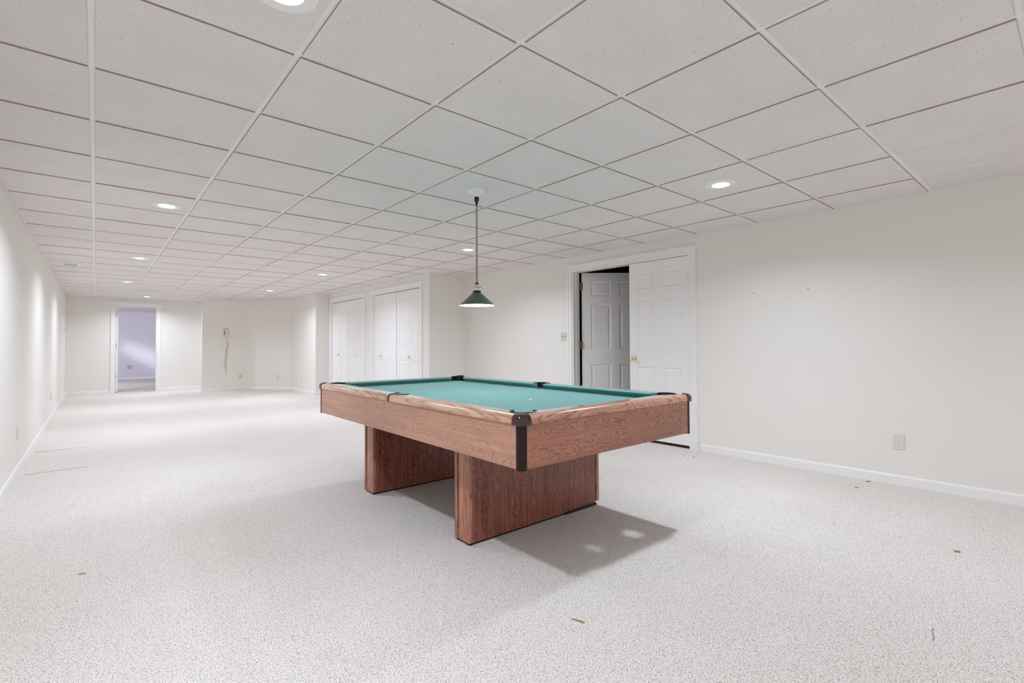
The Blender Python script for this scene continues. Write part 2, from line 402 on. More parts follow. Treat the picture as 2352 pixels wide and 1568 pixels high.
# far room
b = B(); box(b, -1.62, YF + 0.12, -0.02, -1.5, 15.9, 2.5); box(b, -1.62, 15.9, -0.02, -1.5, 17.3, 1.0); box(b, -1.62, 15.9, 1.95, -1.5, 17.3, 2.5); box(b, -1.62, 17.3, -0.02, -1.5, 20.52, 2.5)
obj('wall_far_room_side', b, 'blue_wall', kind='structure', label='side wall of the far room with its window')
b = B(); box(b, -1.5, 20.4, -0.02, 3.72, 20.52, 2.5)
obj('wall_far_room_back', b, 'blue_wall', kind='structure', label='pale back wall seen through the far doorway')
b = B(); box(b, 3.6, YF + 0.12, -0.02, 3.72, 20.4, 2.5)
obj('wall_far_room_end', b, 'blue_wall', kind='structure', label='end wall of the far room')
b = B()
for a0, a1, z0, z1 in ((15.9, 15.95, 1.0, 1.95), (17.25, 17.3, 1.0, 1.95), (15.95, 17.25, 1.0, 1.05), (15.95, 17.25, 1.9, 1.95), (16.58, 16.62, 1.05, 1.9)):
    box(b, -1.60, a0, z0, -1.52, a1, z1)
wn = obj('window_1', b, 'trim', kind='structure', label='white framed window of the far room')
b = B(); box(b, -1.565, 15.95, 1.05, -1.56, 17.25, 1.9); obj('pane', b, 'glass', parent=wn)
b = B(); box(b, -1.62, YF + 0.12, 2.24, 3.72, 20.52, 2.32)
fc = obj('ceiling_far_room', b, 'tee', kind='structure', label='planked ceiling of the far room')
for k in range(26):
    x0 = -0.65 + k * 0.155
    b = B(); box(b, x0 + 0.004, YF + 0.13, 2.219, x0 + 0.151, 20.39, 2.24, bev=0.003, seg=1); obj('plank', b, 'blue_wall', parent=fc)
# daylight entering by the far room's window
ld = bpy.data.lights.new('window_daylight', 'AREA'); ld.shape = 'RECTANGLE'; ld.size = 1.2; ld.size_y = 0.8; ld.energy = 150; ld.color = (0.86, 0.88, 1.0); ld.spread = math.radians(130)
lo = bpy.data.objects.new('window_daylight', ld); COL.objects.link(lo); lo.location = (-1.72, 16.6, 1.5)
lo.rotation_euler = Vector((1.0, 0.9, -0.22)).to_track_quat('-Z', 'Z').to_euler()

lb_ = bpy.data.lights.new('window_sunbeam', 'AREA'); lb_.shape = 'RECTANGLE'; lb_.size = 3.0; lb_.size_y = 0.16; lb_.energy = 2.0; lb_.color = (0.8, 0.86, 1.0); lb_.spread = math.radians(9)
lo2 = bpy.data.objects.new('window_sunbeam', lb_); COL.objects.link(lo2); lo2.location = (-1.70, 16.6, 1.55)
dv = (Vector((0.55, 20.4, 1.20)) - lo2.location).normalized()
rx = (Vector((0.72, 0.69, 0)).cross(Vector((0, 0, 1))).cross(Vector((0.72, 0.69, 0)))).normalized()
ax = (Vector((dv.y, -dv.x, 0)).normalized() * 0.85 - Vector((0, 0, 1)) * 0.52).normalized(); ax = (ax - dv * ax.dot(dv)).normalized()
zz_ = -dv; yy_ = zz_.cross(ax).normalized()
mm_ = Matrix((ax, yy_, zz_)).transposed().to_4x4(); mm_.translation = lo2.location.copy(); lo2.matrix_world = mm_

# ------------------------------------------------------------------ main ceiling: deck, tees, tiles
b = B(); box(b, XL - 0.12, YN - 0.12, TOP, 4.9, YF + 0.12, TOP + 0.1)
ceiling = obj('ceiling', b, 'tee', kind='structure', label='suspended ceiling of square speckled tiles in a white grid')
H = 0.012
def room_x1(y0, y1):
    ym = max(y0, min(y1, y0 + 0.01))
    if y0 >= YF - 1.2: return 4.70
    if y0 >= YQ: return XP + 0.02
    if y0 >= YR: return XC + 0.02
    return 4.74
rows = range(-8, 22); cols = range(-1, 8)
lights_xy = [(0.444, 1.625), (0.424, 4.751), (0.418, 7.808), (0.418, 10.83), (0.881, 13.80), (2.729, 7.828), (2.70, 10.773), (3.15, 14.12), (3.340, 4.719), (3.345, 1.658), (0.444, -1.38), (3.345, -1.38)]  # last two continue the rows unseen behind the viewpoint, added for fill
raised = {(5, -2), (6, -2)}
for j in rows:
    y0 = max(GY + j * TT, YN); y1 = min(GY + (j + 1) * TT, YF)
    if y1 - y0 < 0.05: continue
    for i in cols:
        x0 = max(GX + i * TT, XL); x1 = min(GX + (i + 1) * TT, room_x1(y0, y1))
        if x1 - x0 < 0.05: continue
        b = B(); hx = H
        dz = 0.006 + random.uniform(-0.0008, 0.0012)
        if (i, j) in ((6, -4), (6, -3), (7, -3)): dz = 0.0008
        zt = CEIL - dz
        ax0, ay0, ax1, ay1 = x0 + H, y0 + H, x1 - H, y1 - H
        lo_ = [b.verts.new(p) for p in ((ax0, ay0, zt), (ax1, ay0, zt), (ax1, ay1, zt), (ax0, ay1, zt))]
        hi_ = [b.verts.new(p) for p in ((ax0, ay0, CEIL + 0.010), (ax1, ay0, CEIL + 0.010), (ax1, ay1, CEIL + 0.010), (ax0, ay1, CEIL + 0.010))]
        f = b.faces.new(lo_); f.material_index = 0
        f = b.faces.new(hi_); f.material_index = 1
        for k in range(4):
            f = b.faces.new((lo_[k], lo_[(k + 1) % 4], hi_[(k + 1) % 4], hi_[k])); f.material_index = 1
        tl = obj('ceiling_tile', b, ['tile', 'tile_edge'], parent=ceiling)
        tl.rotation_euler = (random.uniform(-1, 1) * 0.0008, random.uniform(-1, 1) * 0.0008, 0)
# main tees along the room, cross tees between them
def xlim(y):
    return room_x1(y, y)
for i in range(0, 8):
    x = GX + i * TT
    y1 = YF
    if x > XP: y1 = YQ
    if x > XC: y1 = YR
    b = B(); box(b, x - 0.012, YN, CEIL, x + 0.012, y1, CEIL + 0.003)
    box(b, x - 0.001, YN, CEIL + 0.003, x + 0.001, y1, CEIL + 0.04)
    obj('main_tee', b, 'tee', parent=ceiling)
for j in range(-7, 21):
    y = GY + j * TT
    xm = 4.74 if y < YR else (XC if y < YQ else (XP if y < YF - 0.6 else 4.7))
    for i in range(-1, 8):
        x0 = max(GX + i * TT, XL); x1 = min(GX + (i + 1) * TT, xm)
        if x1 - x0 < 0.05: continue
        b = B(); box(b, x0 + 0.0122, y - 0.012, CEIL + 0.0003, x1 - 0.0122, y + 0.012, CEIL + 0.003)
        obj('cross_tee', b, 'tee', parent=ceiling)
# wall angles
def angle(x0, y0, x1, y1, xf=None):
    b = B(); box(b, x0, y0, CEIL - 0.0005, x1, y1, CEIL + 0.0028); obj('wall_angle', b, 'tee', parent=ceiling, xf=xf)
angle(XL, YN, XL + 0.022, YF); angle(XL, YF - 0.022, 4.7, YF); angle(-0.022, YN, 0, YR, RW)
angle(XC, YR - 0.022, 4.64, YR); angle(XC - 0.022, YR, XC, YQ); angle(XP, YQ - 0.022, XC, YQ); angle(XP - 0.022, YQ, XP, 12.8); angle(1.93, YP - 0.022, 2.87, YP)

# ------------------------------------------------------------------ baseboards
def base(name, pts, label, xf=None, side=1):
    """run of baseboard pieces along a polyline; profile 75 mm tall with an eased top"""
    b = B()
    for (xa, ya), (xb, yb) in zip(pts, pts[1:]):
        d = Vector((xb - xa, yb - ya, 0)).normalized(); n = Vector((-d.y, d.x, 0)) * side
        extrude_profile(b, [(0, 0), (0.013, 0), (0.013, 0.062), (0.010, 0.070), (0.005, 0.076), (0, 0.076)], (xa, ya, 0), (xb, yb, 0), n)
    obj(name, b, 'trim', kind='structure', label=label, xf=xf)
base('baseboard_left', [(XL, YN), (XL, YF)], 'white baseboard along the wall of small outlet plates', side=-1)
base('baseboard_right', [(0, 2.56), (0, YN)], 'white baseboard below the duplex outlet', xf=RW, side=-1)
base('baseboard_right_far', [(0, YR), (0, 4.385)], 'white baseboard beside the double light switch', xf=RW, side=-1)
base('baseboard_return', [(4.63, YR), (XC, YR)], 'white baseboard under the shaded return wall', side=1)
base('baseboard_closet', [(XC, 9.0), (XC, 8.72)], 'white baseboard between the two closets', side=-1)
base('baseboard_phone', [(XC, YQ), (XP, YQ), (XP, 12.78), (2.86, YP), (1.93, YP), (1.93, YP + 0.12)], 'white baseboard around the telephone partition', side=1)
base('baseboard_far', [(0.27, YF), (XL, YF)], 'white baseboard beside the far doorway by the corner', side=1)
base('baseboard_far_alcove', [(4.7, YF), (1.215, YF)], 'white baseboard between the far doorway and the partition', side=1)
base('baseboard_near', [(XL, YN), (4.75, YN)], 'white baseboard on the end wall', side=1)
base('baseboard_far_room', [(3.6, 20.4), (-1.5, 20.4)], 'pale baseboard in the room beyond', side=1)
base('baseboard_storage', [(8.0, 1.02), (8.0, 6.98)], 'dark baseboard of the storage room', side=1)

# ------------------------------------------------------------------ casings (trim_n)
CP = [(0, 0), (0.058, 0), (0.062, 0.006), (0.062, 0.012), (0.045, 0.017), (0.012, 0.012), (0, 0.008)]   # across width, thickness
def casing(name, frame, u0, u1, zt, label, xf=None, wdt=0.075, jamb=0.12, stop=None):
    """frame(u, n, z) -> world point; casing around an opening u0..u1 up to zt; n negative = into the room"""
    b = B()
    def bar(ua, ub, za, zb, na, nb):
        c = [frame(u, n, z) for u in (ua, ub) for n in (na, nb) for z in (za, zb)]
        v = [b.verts.new(p) for p in c]
        for q in ((0, 1, 3, 2), (4, 6, 7, 5), (0, 4, 5, 1), (2, 3, 7, 6), (0, 2, 6, 4), (1, 5, 7, 3)): b.faces.new([v[k] for k in q])
    rv = 0.006
    for s, ue in ((-1, u0), (1, u1)):
        e = ue + s * rv
        o_ = e + s * (wdt - rv)
        bar(min(e, o_), max(e, o_), 0, zt + rv, -0.011, 0)
        o2 = o_ - s * 0.022
        bar(min(o2, o_), max(o2, o_), 0, zt + wdt, -0.017, -0.0105)
    bar(u0 - wdt, u1 + wdt, zt + rv, zt + wdt, -0.0112, 0)
    bar(u0 - wdt + 0.021, u1 + wdt - 0.021, zt + wdt - 0.022, zt + wdt, -0.0172, -0.0107)
    o = obj(name, b, 'trim', kind='structure', label=label, xf=xf)
    # jambs lining the opening
    b = B()
    bar(u0 - 0.001, u0 + 0.018, 0, zt, 0, jamb); bar(u1 - 0.018, u1 + 0.001, 0, zt, 0, jamb); bar(u0 + 0.0185, u1 - 0.0185, zt - 0.018, zt, 0.0005, jamb - 0.0005)
    if stop: 
        bar(u0 + 0.018, u0 + 0.030, 0, zt - 0.018, stop, stop + 0.03); bar(u1 - 0.030, u1 - 0.018, 0, zt - 0.018, stop, stop + 0.03)
    obj('jamb', b, 'trim', parent=o, xf=xf)
    return o

casing('trim_1', lambda u, n, z: Vector((n, u, z)), 2.675, 4.30, 2.035, 'white casing framing the double doors', xf=RW, stop=0.05)
casing('trim_2', lambda u, n, z: Vector((XC + n, u, z)), 6.908, 8.649, 2.035, 'white casing of the nearer bifold closet')
casing('trim_3', lambda u, n, z: Vector((XC + n, u, z)), 9.059, 10.792, 2.035, 'white casing of the farther bifold closet')
casing('trim_4', lambda u, n, z: Vector((u, YF + n, z)), 0.344, 1.138, 2.05, 'white casing around the far doorway')

# ------------------------------------------------------------------ panel doors
def door_mesh(w_, z0, z1, t_, panels):
    """local: u 0..w, v 0..t (v=0 faces the viewer's side), z; moulded raised panels on both faces"""
    b = B()
    us = sorted({0, w_} | {p[0] for p in panels} | {p[1] for p in panels})
    zs = sorted({z0, z1} | {p[2] for p in panels} | {p[3] for p in panels})
    for v0, s in ((0.0, 1), (t_, -1)):
        for a, c in zip(us, us[1:]):
            for e, f_ in zip(zs, zs[1:]):
                hit = [p for p in panels if p[0] <= a + 1e-6 and p[1] >= c - 1e-6 and p[2] <= e + 1e-6 and p[3] >= f_ - 1e-6]
                if not hit:
                    b.faces.new([b.verts.new(q) for q in ((a, v0, e), (c, v0, e), (c, v0, f_), (a, v0, f_))]); continue
                rings = []
                for ins, dep in ((0, 0), (0.010, 0.009), (0.018, 0.009), (0.040, 0.003)):
                    rings.append([b.verts.new(q) for q in ((a + ins, v0 + s * dep, e + ins), (c - ins, v0 + s * dep, e + ins), (c - ins, v0 + s * dep, f_ - ins), (a + ins, v0 + s * dep, f_ - ins))])
                for r0, r1 in zip(rings, rings[1:]):
                    for k in range(4): b.faces.new((r0[k], r0[(k + 1) % 4], r1[(k + 1) % 4], r1[k]))
                b.faces.new(rings[-1])
    for q in (((0, 0, z0), (0, t_, z0), (0, t_, z1), (0, 0, z1)), ((w_, 0, z0), (w_, 0, z1), (w_, t_, z1), (w_, t_, z0)),
              ((0, 0, z1), (0, t_, z1), (w_, t_, z1), (w_, 0, z1)), ((0, 0, z0), (w_, 0, z0), (w_, t_, z0), (0, t_, z0))):
        b.faces.new([b.verts.new(p) for p in q])
    bmesh.ops.remove_doubles(b, verts=b.verts, dist=1e-5)
    return b

ZP = [(1.711, 1.899), (1.025, 1.602), (0.24, 0.834)]
def six(w_, st, mul):
    pw = (w_ - 2 * st - mul) / 2
    return [(a, a + pw, z0, z1) for a in (st, st + pw + mul) for z0, z1 in ZP]

def knob(parent, at, outward, mat, r=0.028, label=None):
    """door knob: rosette, neck, ball; outward = unit vector"""
    b = B()
    prof = [(r * 1.05, 0.0), (r * 1.05, 0.004), (r * 0.8, 0.009), (r * 0.38, 0.012), (r * 0.36, 0.026), (r * 0.6, 0.031), (r * 0.92, 0.038), (r, 0.047), (r * 0.93, 0.057), (r * 0.6, 0.064), (r * 0.15, 0.066)]
    if mat == 'brass' and r < 0.02: prof = [(r * 0.5, 0), (r * 0.45, 0.012), (r * 0.9, 0.018), (r, 0.025), (r * 0.8, 0.032), (r * 0.2, 0.035)]
    lathe(b, prof, n=24)
    q = Vector(outward).to_track_quat('Z', 'Y').to_matrix().to_4x4(); q.translation = Vector(at)
    return obj('door_knob', b, mat, parent=parent, xf=q, smooth=True, label=label)

def hinge(parent, at, ax, mat, hgt=0.09, r=0.008, leafdir=None):
    b = B(); lathe(b, [(r * 0.6, -0.004), (r, 0), (r, hgt), (r * 0.6, hgt + 0.004)], c=at, n=12)
    if leafdir is not None:
        d = Vector(leafdir); p = Vector(at); n_ = Vector((-d.y, d.x, 0)) * 0.0015
        vs = [p + n_, p + n_ + d * 0.03, p - n_ + d * 0.03, p - n_]
        lo_ = [b.verts.new(v) for v in vs]; hi_ = [b.verts.new(v + Vector((0, 0, hgt))) for v in vs]
        b.faces.new(lo_[::-1]); b.faces.new(hi_)
        for k in range(4): b.faces.new((lo_[k], lo_[(k + 1) % 4], hi_[(k + 1) % 4], hi_[k]))
    return obj('hinge', b, mat, parent=parent, smooth=True)

def place_door(name, w_, z0, z1, t_, panels, origin, udir, label, mat='door', parent=None):
    """udir = direction of width; the viewer's face is v=0"""
    u = Vector(udir).normalized(); v = Vector((-u.y, u.x, 0))
    m = Matrix((u, v, Vector((0, 0, 1)))).transposed().to_4x4(); m.translation = Vector(origin)
    b = door_mesh(w_, z0, z1, t_, panels)
    kw = dict(kind='structure', label=label) if parent is None else {}
    return obj(name, b, mat, xf=m, parent=parent, **kw), m

# closed leaf (hinged by the nearer jamb); u runs towards -Y so that v points away from the room (+X)
def rwp(x, y, z): return RW @ Vector((x, y, z))
udir = (rwp(0, 0, 0) - rwp(0, 1, 0))
d1, m1 = place_door('door_1', 0.745, 0.03, 2.012, 0.035, six(0.745, 0.1, 0.11), rwp(0.012, 3.428, 0), udir, 'closed white six-panel leaf of the double doors')
outw = -(RW.to_3x3() @ Vector((1, 0, 0)))
knob(d1, rwp(0.012, 3.368, 0.926), outw, 'brass', 0.030, 'polished brass knob')
for z in (0.22, 1.0, 1.78): hinge(d1, rwp(0.004, 2.690, z), None, 'trim')
# ajar leaf swung into the storage room
hp = rwp(0.128, 4.246, 0); ang = math.radians(50)
ud = Vector((math.sin(ang), -math.cos(ang), 0))
d2, m2 = place_door('door_2', 0.86, 0.03, 2.015, 0.035, six(0.86, 0.115, 0.11), hp, ud, 'ajar white six-panel leaf opening into the dark room')
for z in (1.79, 1.03, 0.2):
    hinge(d2, hp + Vector((-0.012, 0.012, z)), None, 'hinge', hgt=0.095, r=0.010, leafdir=(0.3, -0.95, 0))
b = B(); box(b, 0.02, 2.70, 0.0, 0.075, 4.28, 0.010, bev=0.003)
obj('threshold', b, 'joist', parent=d1, xf=RW, label='dark threshold strip')

# bifold closets
def bifold(name, ya, yb, label, knob_y, fold):
    """pair of narrow leaves covering ya..yb (ya nearer)"""
    ym = (ya + yb) / 2; root = empty(name, (XC + 0.03, ym, 0.0), kind='structure', label=label)
    # plan points: outer ends on the track, fold pushed slightly out
    A = Vector((XC + 0.030, yb, 0)); Fp = Vector((XC + 0.030 - fold, ym, 0)); C = Vector((XC + 0.030, ya, 0))
    for p, q in ((A, Fp), (Fp, C)):
        L_ = (q - p).length - 0.003
        u = (q - p).normalized(); v = Vector((-u.y, u.x, 0))
        m = Matrix((u, v, Vector((0, 0, 1)))).transposed().to_4x4(); m.translation = p + u * 0.0015
        bb = door_mesh(L_, 0.02, 2.008, 0.03, [(0.085, L_ - 0.085, z0, z1) for z0, z1 in ZP])
        obj('door_leaf', bb, 'door', parent=root, xf=m)
    knob(root, (XC + 0.030 - fold * 0.6 - 0.002, knob_y, 0.893), (-1, 0, 0), 'brass', 0.019, 'small brass knob')
    return root
bifold('door_3', 6.912, 7.765, 'nearer pair of the nearer bifold closet, by the outer corner', 7.294, 0.006)
bifold('door_4', 7.775, 8.645, 'farther pair of the nearer bifold closet', 8.352, 0.012)
bifold('door_5', 9.063, 9.920, 'nearer pair of the farther bifold closet', 9.426, 0.004)
bifold('door_6', 9.928, 10.788, 'farther pair of the farther bifold closet, by the partition', 10.389, 0.004)
# closet interiors
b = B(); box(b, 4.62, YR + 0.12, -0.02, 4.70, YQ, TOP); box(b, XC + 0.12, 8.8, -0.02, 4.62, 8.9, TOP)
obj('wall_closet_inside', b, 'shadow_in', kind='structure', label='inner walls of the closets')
for n_, ya, yb in (('trim_5', 6.93, 8.63), ('trim_6', 9.08, 10.77)):
    b = B(); box(b, XC + 0.035, ya, 2.013, XC + 0.06, yb, 2.028); obj(n_, b, 'black', kind='structure', label='dark bifold track over the %s closet doors' % ('nearer' if n_ == 'trim_5' else 'farther'))

# far doorway's door, opened into the far room, seen almost edge-on
d7, m7 = place_door('door_7', 0.76, 0.02, 2.03, 0.035, six(0.76, 0.11, 0.1), Vector((0.408, YF + 0.125, 0)), Vector((0.035, 1, 0)), 'white door standing open in the far doorway, edge-on')
for z in (1.78, 1.06, 0.33): hinge(d7, Vector((0.374, YF + 0.105, z)), None, 'hinge_p', hgt=0.10, r=0.012, leafdir=(0.2, 0.97, 0))

# ------------------------------------------------------------------ downlights
def downlight(x, y, label, grp='recessed ceiling downlights'):
    z = CEIL - 0.0075
    r = empty('recessed_downlight', (x, y, z), label, 'ceiling light', grp)
    b = B(); lathe(b, [(0.054, -0.001), (0.060, -0.006), (0.090, -0.007), (0.101, -0.004), (0.103, 0.0015), (0.054, 0.0015)], c=(x, y, z), n=40, cap=False)
    lathe_close = None
    obj('trim_ring', b, 'white', parent=r, smooth=True)
    b = B(); lathe(b, [(0.0005, -0.0030), (0.052, -0.0025), (0.0545, 0.001), (0.0005, 0.0015)], c=(x, y, z), n=40)
    obj('lens', b, 'lens', parent=r, smooth=True)
    L_ = bpy.data.lights.new('downlight_lamp', 'AREA'); L_.shape = 'DISK'; L_.size = 0.105; L_.energy = LAMP_W; L_.color = LAMP_COL; L_.spread = math.radians(150)
    lo_ = bpy.data.objects.new('downlight_lamp', L_); COL.objects.link(lo_); lo_.parent = r; lo_.location = (0, 0, -0.008)
    return r
names = ['round downlight cut by the top of the frame, nearest to the viewpoint', 'round downlight before the table beside the outlet wall, first complete one of its row',
         'round downlight next to the air register', 'round downlight next beyond the air register', 'small round downlight in front of the far doorway',
         'round downlight in front of the bifold closets', 'round downlight near the telephone partition', 'round downlight hidden behind the telephone partition', 'round downlight seen beside the pendant rod',
         'brightest round downlight, over the floor before the double doors', 'unseen round downlight behind the viewpoint by the outlet wall', 'unseen round downlight behind the viewpoint by the door wall']
for (x, y), nme in zip(lights_xy, names): downlight(x, y, nme)

# ------------------------------------------------------------------ air register
vx0, vx1, vy0, vy1 = -0.37, -0.165, 8.85, 9.16
zc = CEIL - 0.006
b = B(); box(b, vx0, vy0, zc - 0.006, vx0 + 0.03, vy1, zc + 0.001, bev=0.001); box(b, vx1 - 0.03, vy0, zc - 0.006, vx1, vy1, zc + 0.001, bev=0.001)
box(b, vx0 + 0.03, vy0, zc - 0.006, vx1 - 0.03, vy0 + 0.03, zc + 0.001); box(b, vx0 + 0.03, vy1 - 0.03, zc - 0.006, vx1 - 0.03, vy1, zc + 0.001)
vr = obj('air_register', b, 'white', label='small white louvred air register in a ceiling tile', cat='vent')
b = B(); box(b, vx0 + 0.03, vy0 + 0.03, zc - 0.0005, vx1 - 0.03, vy1 - 0.03, zc + 0.001); obj('duct_opening', b, 'vent_dark', parent=vr)
for k in range(9):
    yy = vy0 + 0.045 + k * 0.0275
    b = B(); box(b, vx0 + 0.031, yy, zc - 0.004, vx1 - 0.031, yy + 0.006, zc - 0.001); obj('louver', b, 'white', parent=vr)

# ------------------------------------------------------------------ pendant lamp
px, py = 2.106, 2.868
t = empty('pendant_lamp', (px, py, CEIL), 'green cone pendant lamp on a long rod over the pool table', 'lamp')
zt = CEIL - 0.006
b = B(); lathe(b, [(0.0, 0), (0.068, 0), (0.068, -0.005), (0.060, -0.011), (0.040, -0.015), (0.028, -0.022), (0.024, -0.042), (0.019, -0.048), (0, -0.048)][::-1], c=(px, py, zt), n=40)
obj('canopy', b, 'white', parent=t, smooth=True)
b = B(); lathe(b, [(0.0, -0.048), (0.016, -0.048), (0.0175, -0.058), (0.016, -0.076), (0.011, -0.086), (0.008, -0.091), (0.009, -0.104), (0.007, -0.108), (0, -0.108)], c=(px, py, zt), n=24)
obj('plug_adapter', b, 'black_plastic', parent=t, smooth=True)
b = B(); lathe(b, [(0.0062, 1.535), (0.0062, zt - 0.105)], c=(px, py, 0), n=16)
obj('rod', b, 'rod', parent=t, smooth=True)
b = B(); lathe(b, [(0.008, 1.542), (0.012, 1.538), (0.012, 1.530), (0.008, 1.526)], c=(px, py, 0), n=20); obj('cord_grip', b, 'joist', parent=t, smooth=True)
b = B(); lathe(b, [(0.005, 1.532), (0.012, 1.528), (0.0165, 1.518), (0.0175, 1.512), (0.0190, 1.511), (0.0190, 1.507), (0.0168, 1.505), (0.0168, 1.484), (0.014, 1.478)], c=(px, py, 0), n=28)
sk_ = obj('socket_shell', b, 'chrome', parent=t, smooth=True)
b = B(); rr = Vector((cy_, -sy_, 0))
sweep(b, [Vector((px, py, 1.508)) + rr * 0.015, Vector((px, py, 1.508)) + rr * 0.029], 0.0026, 8)
obj('turn_key', b, 'black_plastic', parent=sk_)
b = B(); sweep(b, [Vector((px, py, 1.508)) - rr * 0.015, Vector((px, py, 1.508)) - rr * 0.024], 0.002, 8); obj('key_stub', b, 'joist', parent=sk_)
b = B(); lathe(b, [(0.014, 1.486), (0.024, 1.484), (0.032, 1.481), (0.033, 1.475), (0.026, 1.471), (0.016, 1.471)], c=(px, py, 0), n=32)
obj('shade_fitter', b, 'brown_plastic', parent=t, smooth=True)
b = B(); lathe(b, [(0.022, 1.475), (0.026, 1.471), (0.122, 1.384), (0.1285, 1.378), (0.1285, 1.375), (0.122, 1.380), (0.026, 1.466), (0.022, 1.470)], c=(px, py, 0), n=64, cap=False)
b.faces.ensure_lookup_table()
for k, f in enumerate(b.faces):
    f.material_index = 0 if k < 64 * 4 else 1
obj('lamp_shade', b, ['shade_out', 'shade_in'], parent=t, smooth=True)
b = B(); lathe(b, [(0.0, 1.469), (0.013, 1.467), (0.014, 1.450), (0.024, 1.430), (0.028, 1.412), (0.024, 1.397), (0.013, 1.388), (0, 1.385)][::-1], c=(px, py, 0), n=24)
obj('bulb', b, 'bulb', parent=t, smooth=True)

# ------------------------------------------------------------------ pool table
AX0, AX1, AY0, AY1 = 1.405, 2.794, 1.594, 4.076       # cabinet
RX0, RX1, RY0, RY1 = 1.395, 2.805, 1.584, 4.086       # rails
ZB, ZA, ZR = 0.546, 0.743, 0.783
DW, DN = 0.088, 0.136                                  # wooden width and nose line, from the outer edge
tcx, tcy = (RX0 + RX1) / 2, (RY0 + RY1) / 2
T = empty('pool_table', (tcx, tcy, 0), 'oak-look pool table with teal felt and dark brown corner caps on two slab legs', 'pool table')
pc = [(RX0 + 0.115, RY0 + 0.115), (RX1 - 0.115, RY0 + 0.115), (RX1 - 0.115, RY1 - 0.115), (RX0 + 0.115, RY1 - 0.115)]
pm = [(RX0 + 0.095, tcy), (RX1 - 0.095, tcy)]
RH = 0.058
cutters = []
for (x, y) in pc + pm:
    b = B(); rs = 0.041; lathe(b, [(rs, 0.60), (rs, 0.90)], c=(x, y, 0), n=40)
    cutters.append(obj('cutter', b, 'black'))
cut_r = []
for (x, y) in pc + pm:
    b = B(); lathe(b, [(RH + 0.008, 0.60), (RH + 0.008, 0.90)], c=(x, y, 0), n=40)
    cut_r.append(obj('cutter', b, 'black'))

# aprons
th = 0.02
b = B(); box(b, AX0, AY0 + 0.02, ZB, AX0 + th, AY1 - 0.02, ZA - 0.002, bev=0.001, seg=1); obj('apron', b, 'apron', parent=T)
b = B(); box(b, AX1 - th, AY0 + 0.02, ZB, AX1, AY1 - 0.02, ZA - 0.002, bev=0.001, seg=1); obj('apron', b, 'apron', parent=T)
b = B(); box(b, AX0 + 0.02, AY0, ZB, AX1 - 0.02, AY0 + th, ZA - 0.002, bev=0.001, seg=1); obj('end_apron', b, 'apron_end', parent=T)
b = B(); box(b, AX0 + 0.02, AY1 - th, ZB, AX1 - 0.02, AY1, ZA - 0.002, bev=0.001, seg=1); obj('end_apron', b, 'apron_end', parent=T)

# slate and cloth
b = B(); box(b, AX0 + 0.021, AY0 + 0.021, 0.715, AX1 - 0.021, AY1 - 0.021, 0.7395); sl = obj('slate', b, 'slate', parent=T); cut(sl, cutters)
b = B(); box(b, AX0 + 0.021, AY0 + 0.021, 0.7396, AX1 - 0.021, AY1 - 0.021, 0.7420); cl = obj('cloth', b, 'felt', parent=T, label='teal felt playing surface'); cut(cl, cutters)

# rails: four long pieces and two end pieces, mitred, with rounded outer edge
RP = [(0.0, ZA), (0.0, 0.760)]
for k in range(0, 7):
    a = pi / 2 * k / 6; RP.append((0.024 - 0.024 * math.cos(a), 0.760 + 0.023 * math.sin(a)))
RP += [(DW, ZR), (DW, ZA)]
CPf = [(DW, 0.7430), (DW, ZR - 0.001), (DW + 0.020, ZR - 0.0015), (DN - 0.006, 0.7785), (DN - 0.001, 0.7755), (DN, 0.7735), (DN - 0.004, 0.7712), (DN - 0.044, 0.7430)]
mit = lambda d: max(d, 0.03)
def rail(p0, p1, inw, s0, s1, mat, cutters_=()):
    b = B(); extrude_profile(b, RP, p0, p1, inw, s0, s1)
    o = obj('rail', b, mat, parent=T, smooth=True)
    cut(o, cutters_)
    return o
for sx, X, iw in ((0, RX0, (1, 0, 0)), (1, RX1, (-1, 0, 0))):
    c1 = cut_r[0] if sx == 0 else cut_r[1]; c2 = cut_r[3] if sx == 0 else cut_r[2]; cm = cut_r[4 + sx]
    rail((X, RY0, 0), (X, tcy - 0.006, 0), iw, mit, lambda d: 0, 'rail', (c1, cm))
    rail((X, tcy + 0.006, 0), (X, RY1, 0), iw, lambda d: 0, mit, 'rail', (cm, c2))
rail((RX0, RY0, 0), (RX1, RY0, 0), (0, 1, 0), mit, mit, 'rail_end', (cut_r[0], cut_r[1]))
rail((RX1, RY1, 0), (RX0, RY1, 0), (0, -1, 0), mit, mit, 'rail_end', (cut_r[2], cut_r[3]))

# cushions
nose_c = 0.088   # along the rail from the nose corner to the cushion's tip
def cushion(p0, p1, inw, e0, e1):
    def f(kind):
        if kind == 'corner': return lambda d: DN + nose_c - (DN - d) * 0.95
        return lambda d: 0.064 - (DN - d) * 0.28
    b = B(); extrude_profile(b, CPf, p0, p1, inw, f(e0), f(e1))
    obj('cushion', b, 'felt', parent=T)
for X, iw in ((RX0, (1, 0, 0)), (RX1, (-1, 0, 0))):
    cushion((X, RY0, 0), (X, tcy, 0), iw, 'corner', 'side')
    cushion((X, tcy, 0), (X, RY1, 0), iw, 'side', 'corner')
cushion((RX0, RY0, 0), (RX1, RY0, 0), (0, 1, 0), 'corner', 'corner')
cushion((RX1, RY1, 0), (RX0, RY1, 0), (0, -1, 0), 'corner', 'corner')

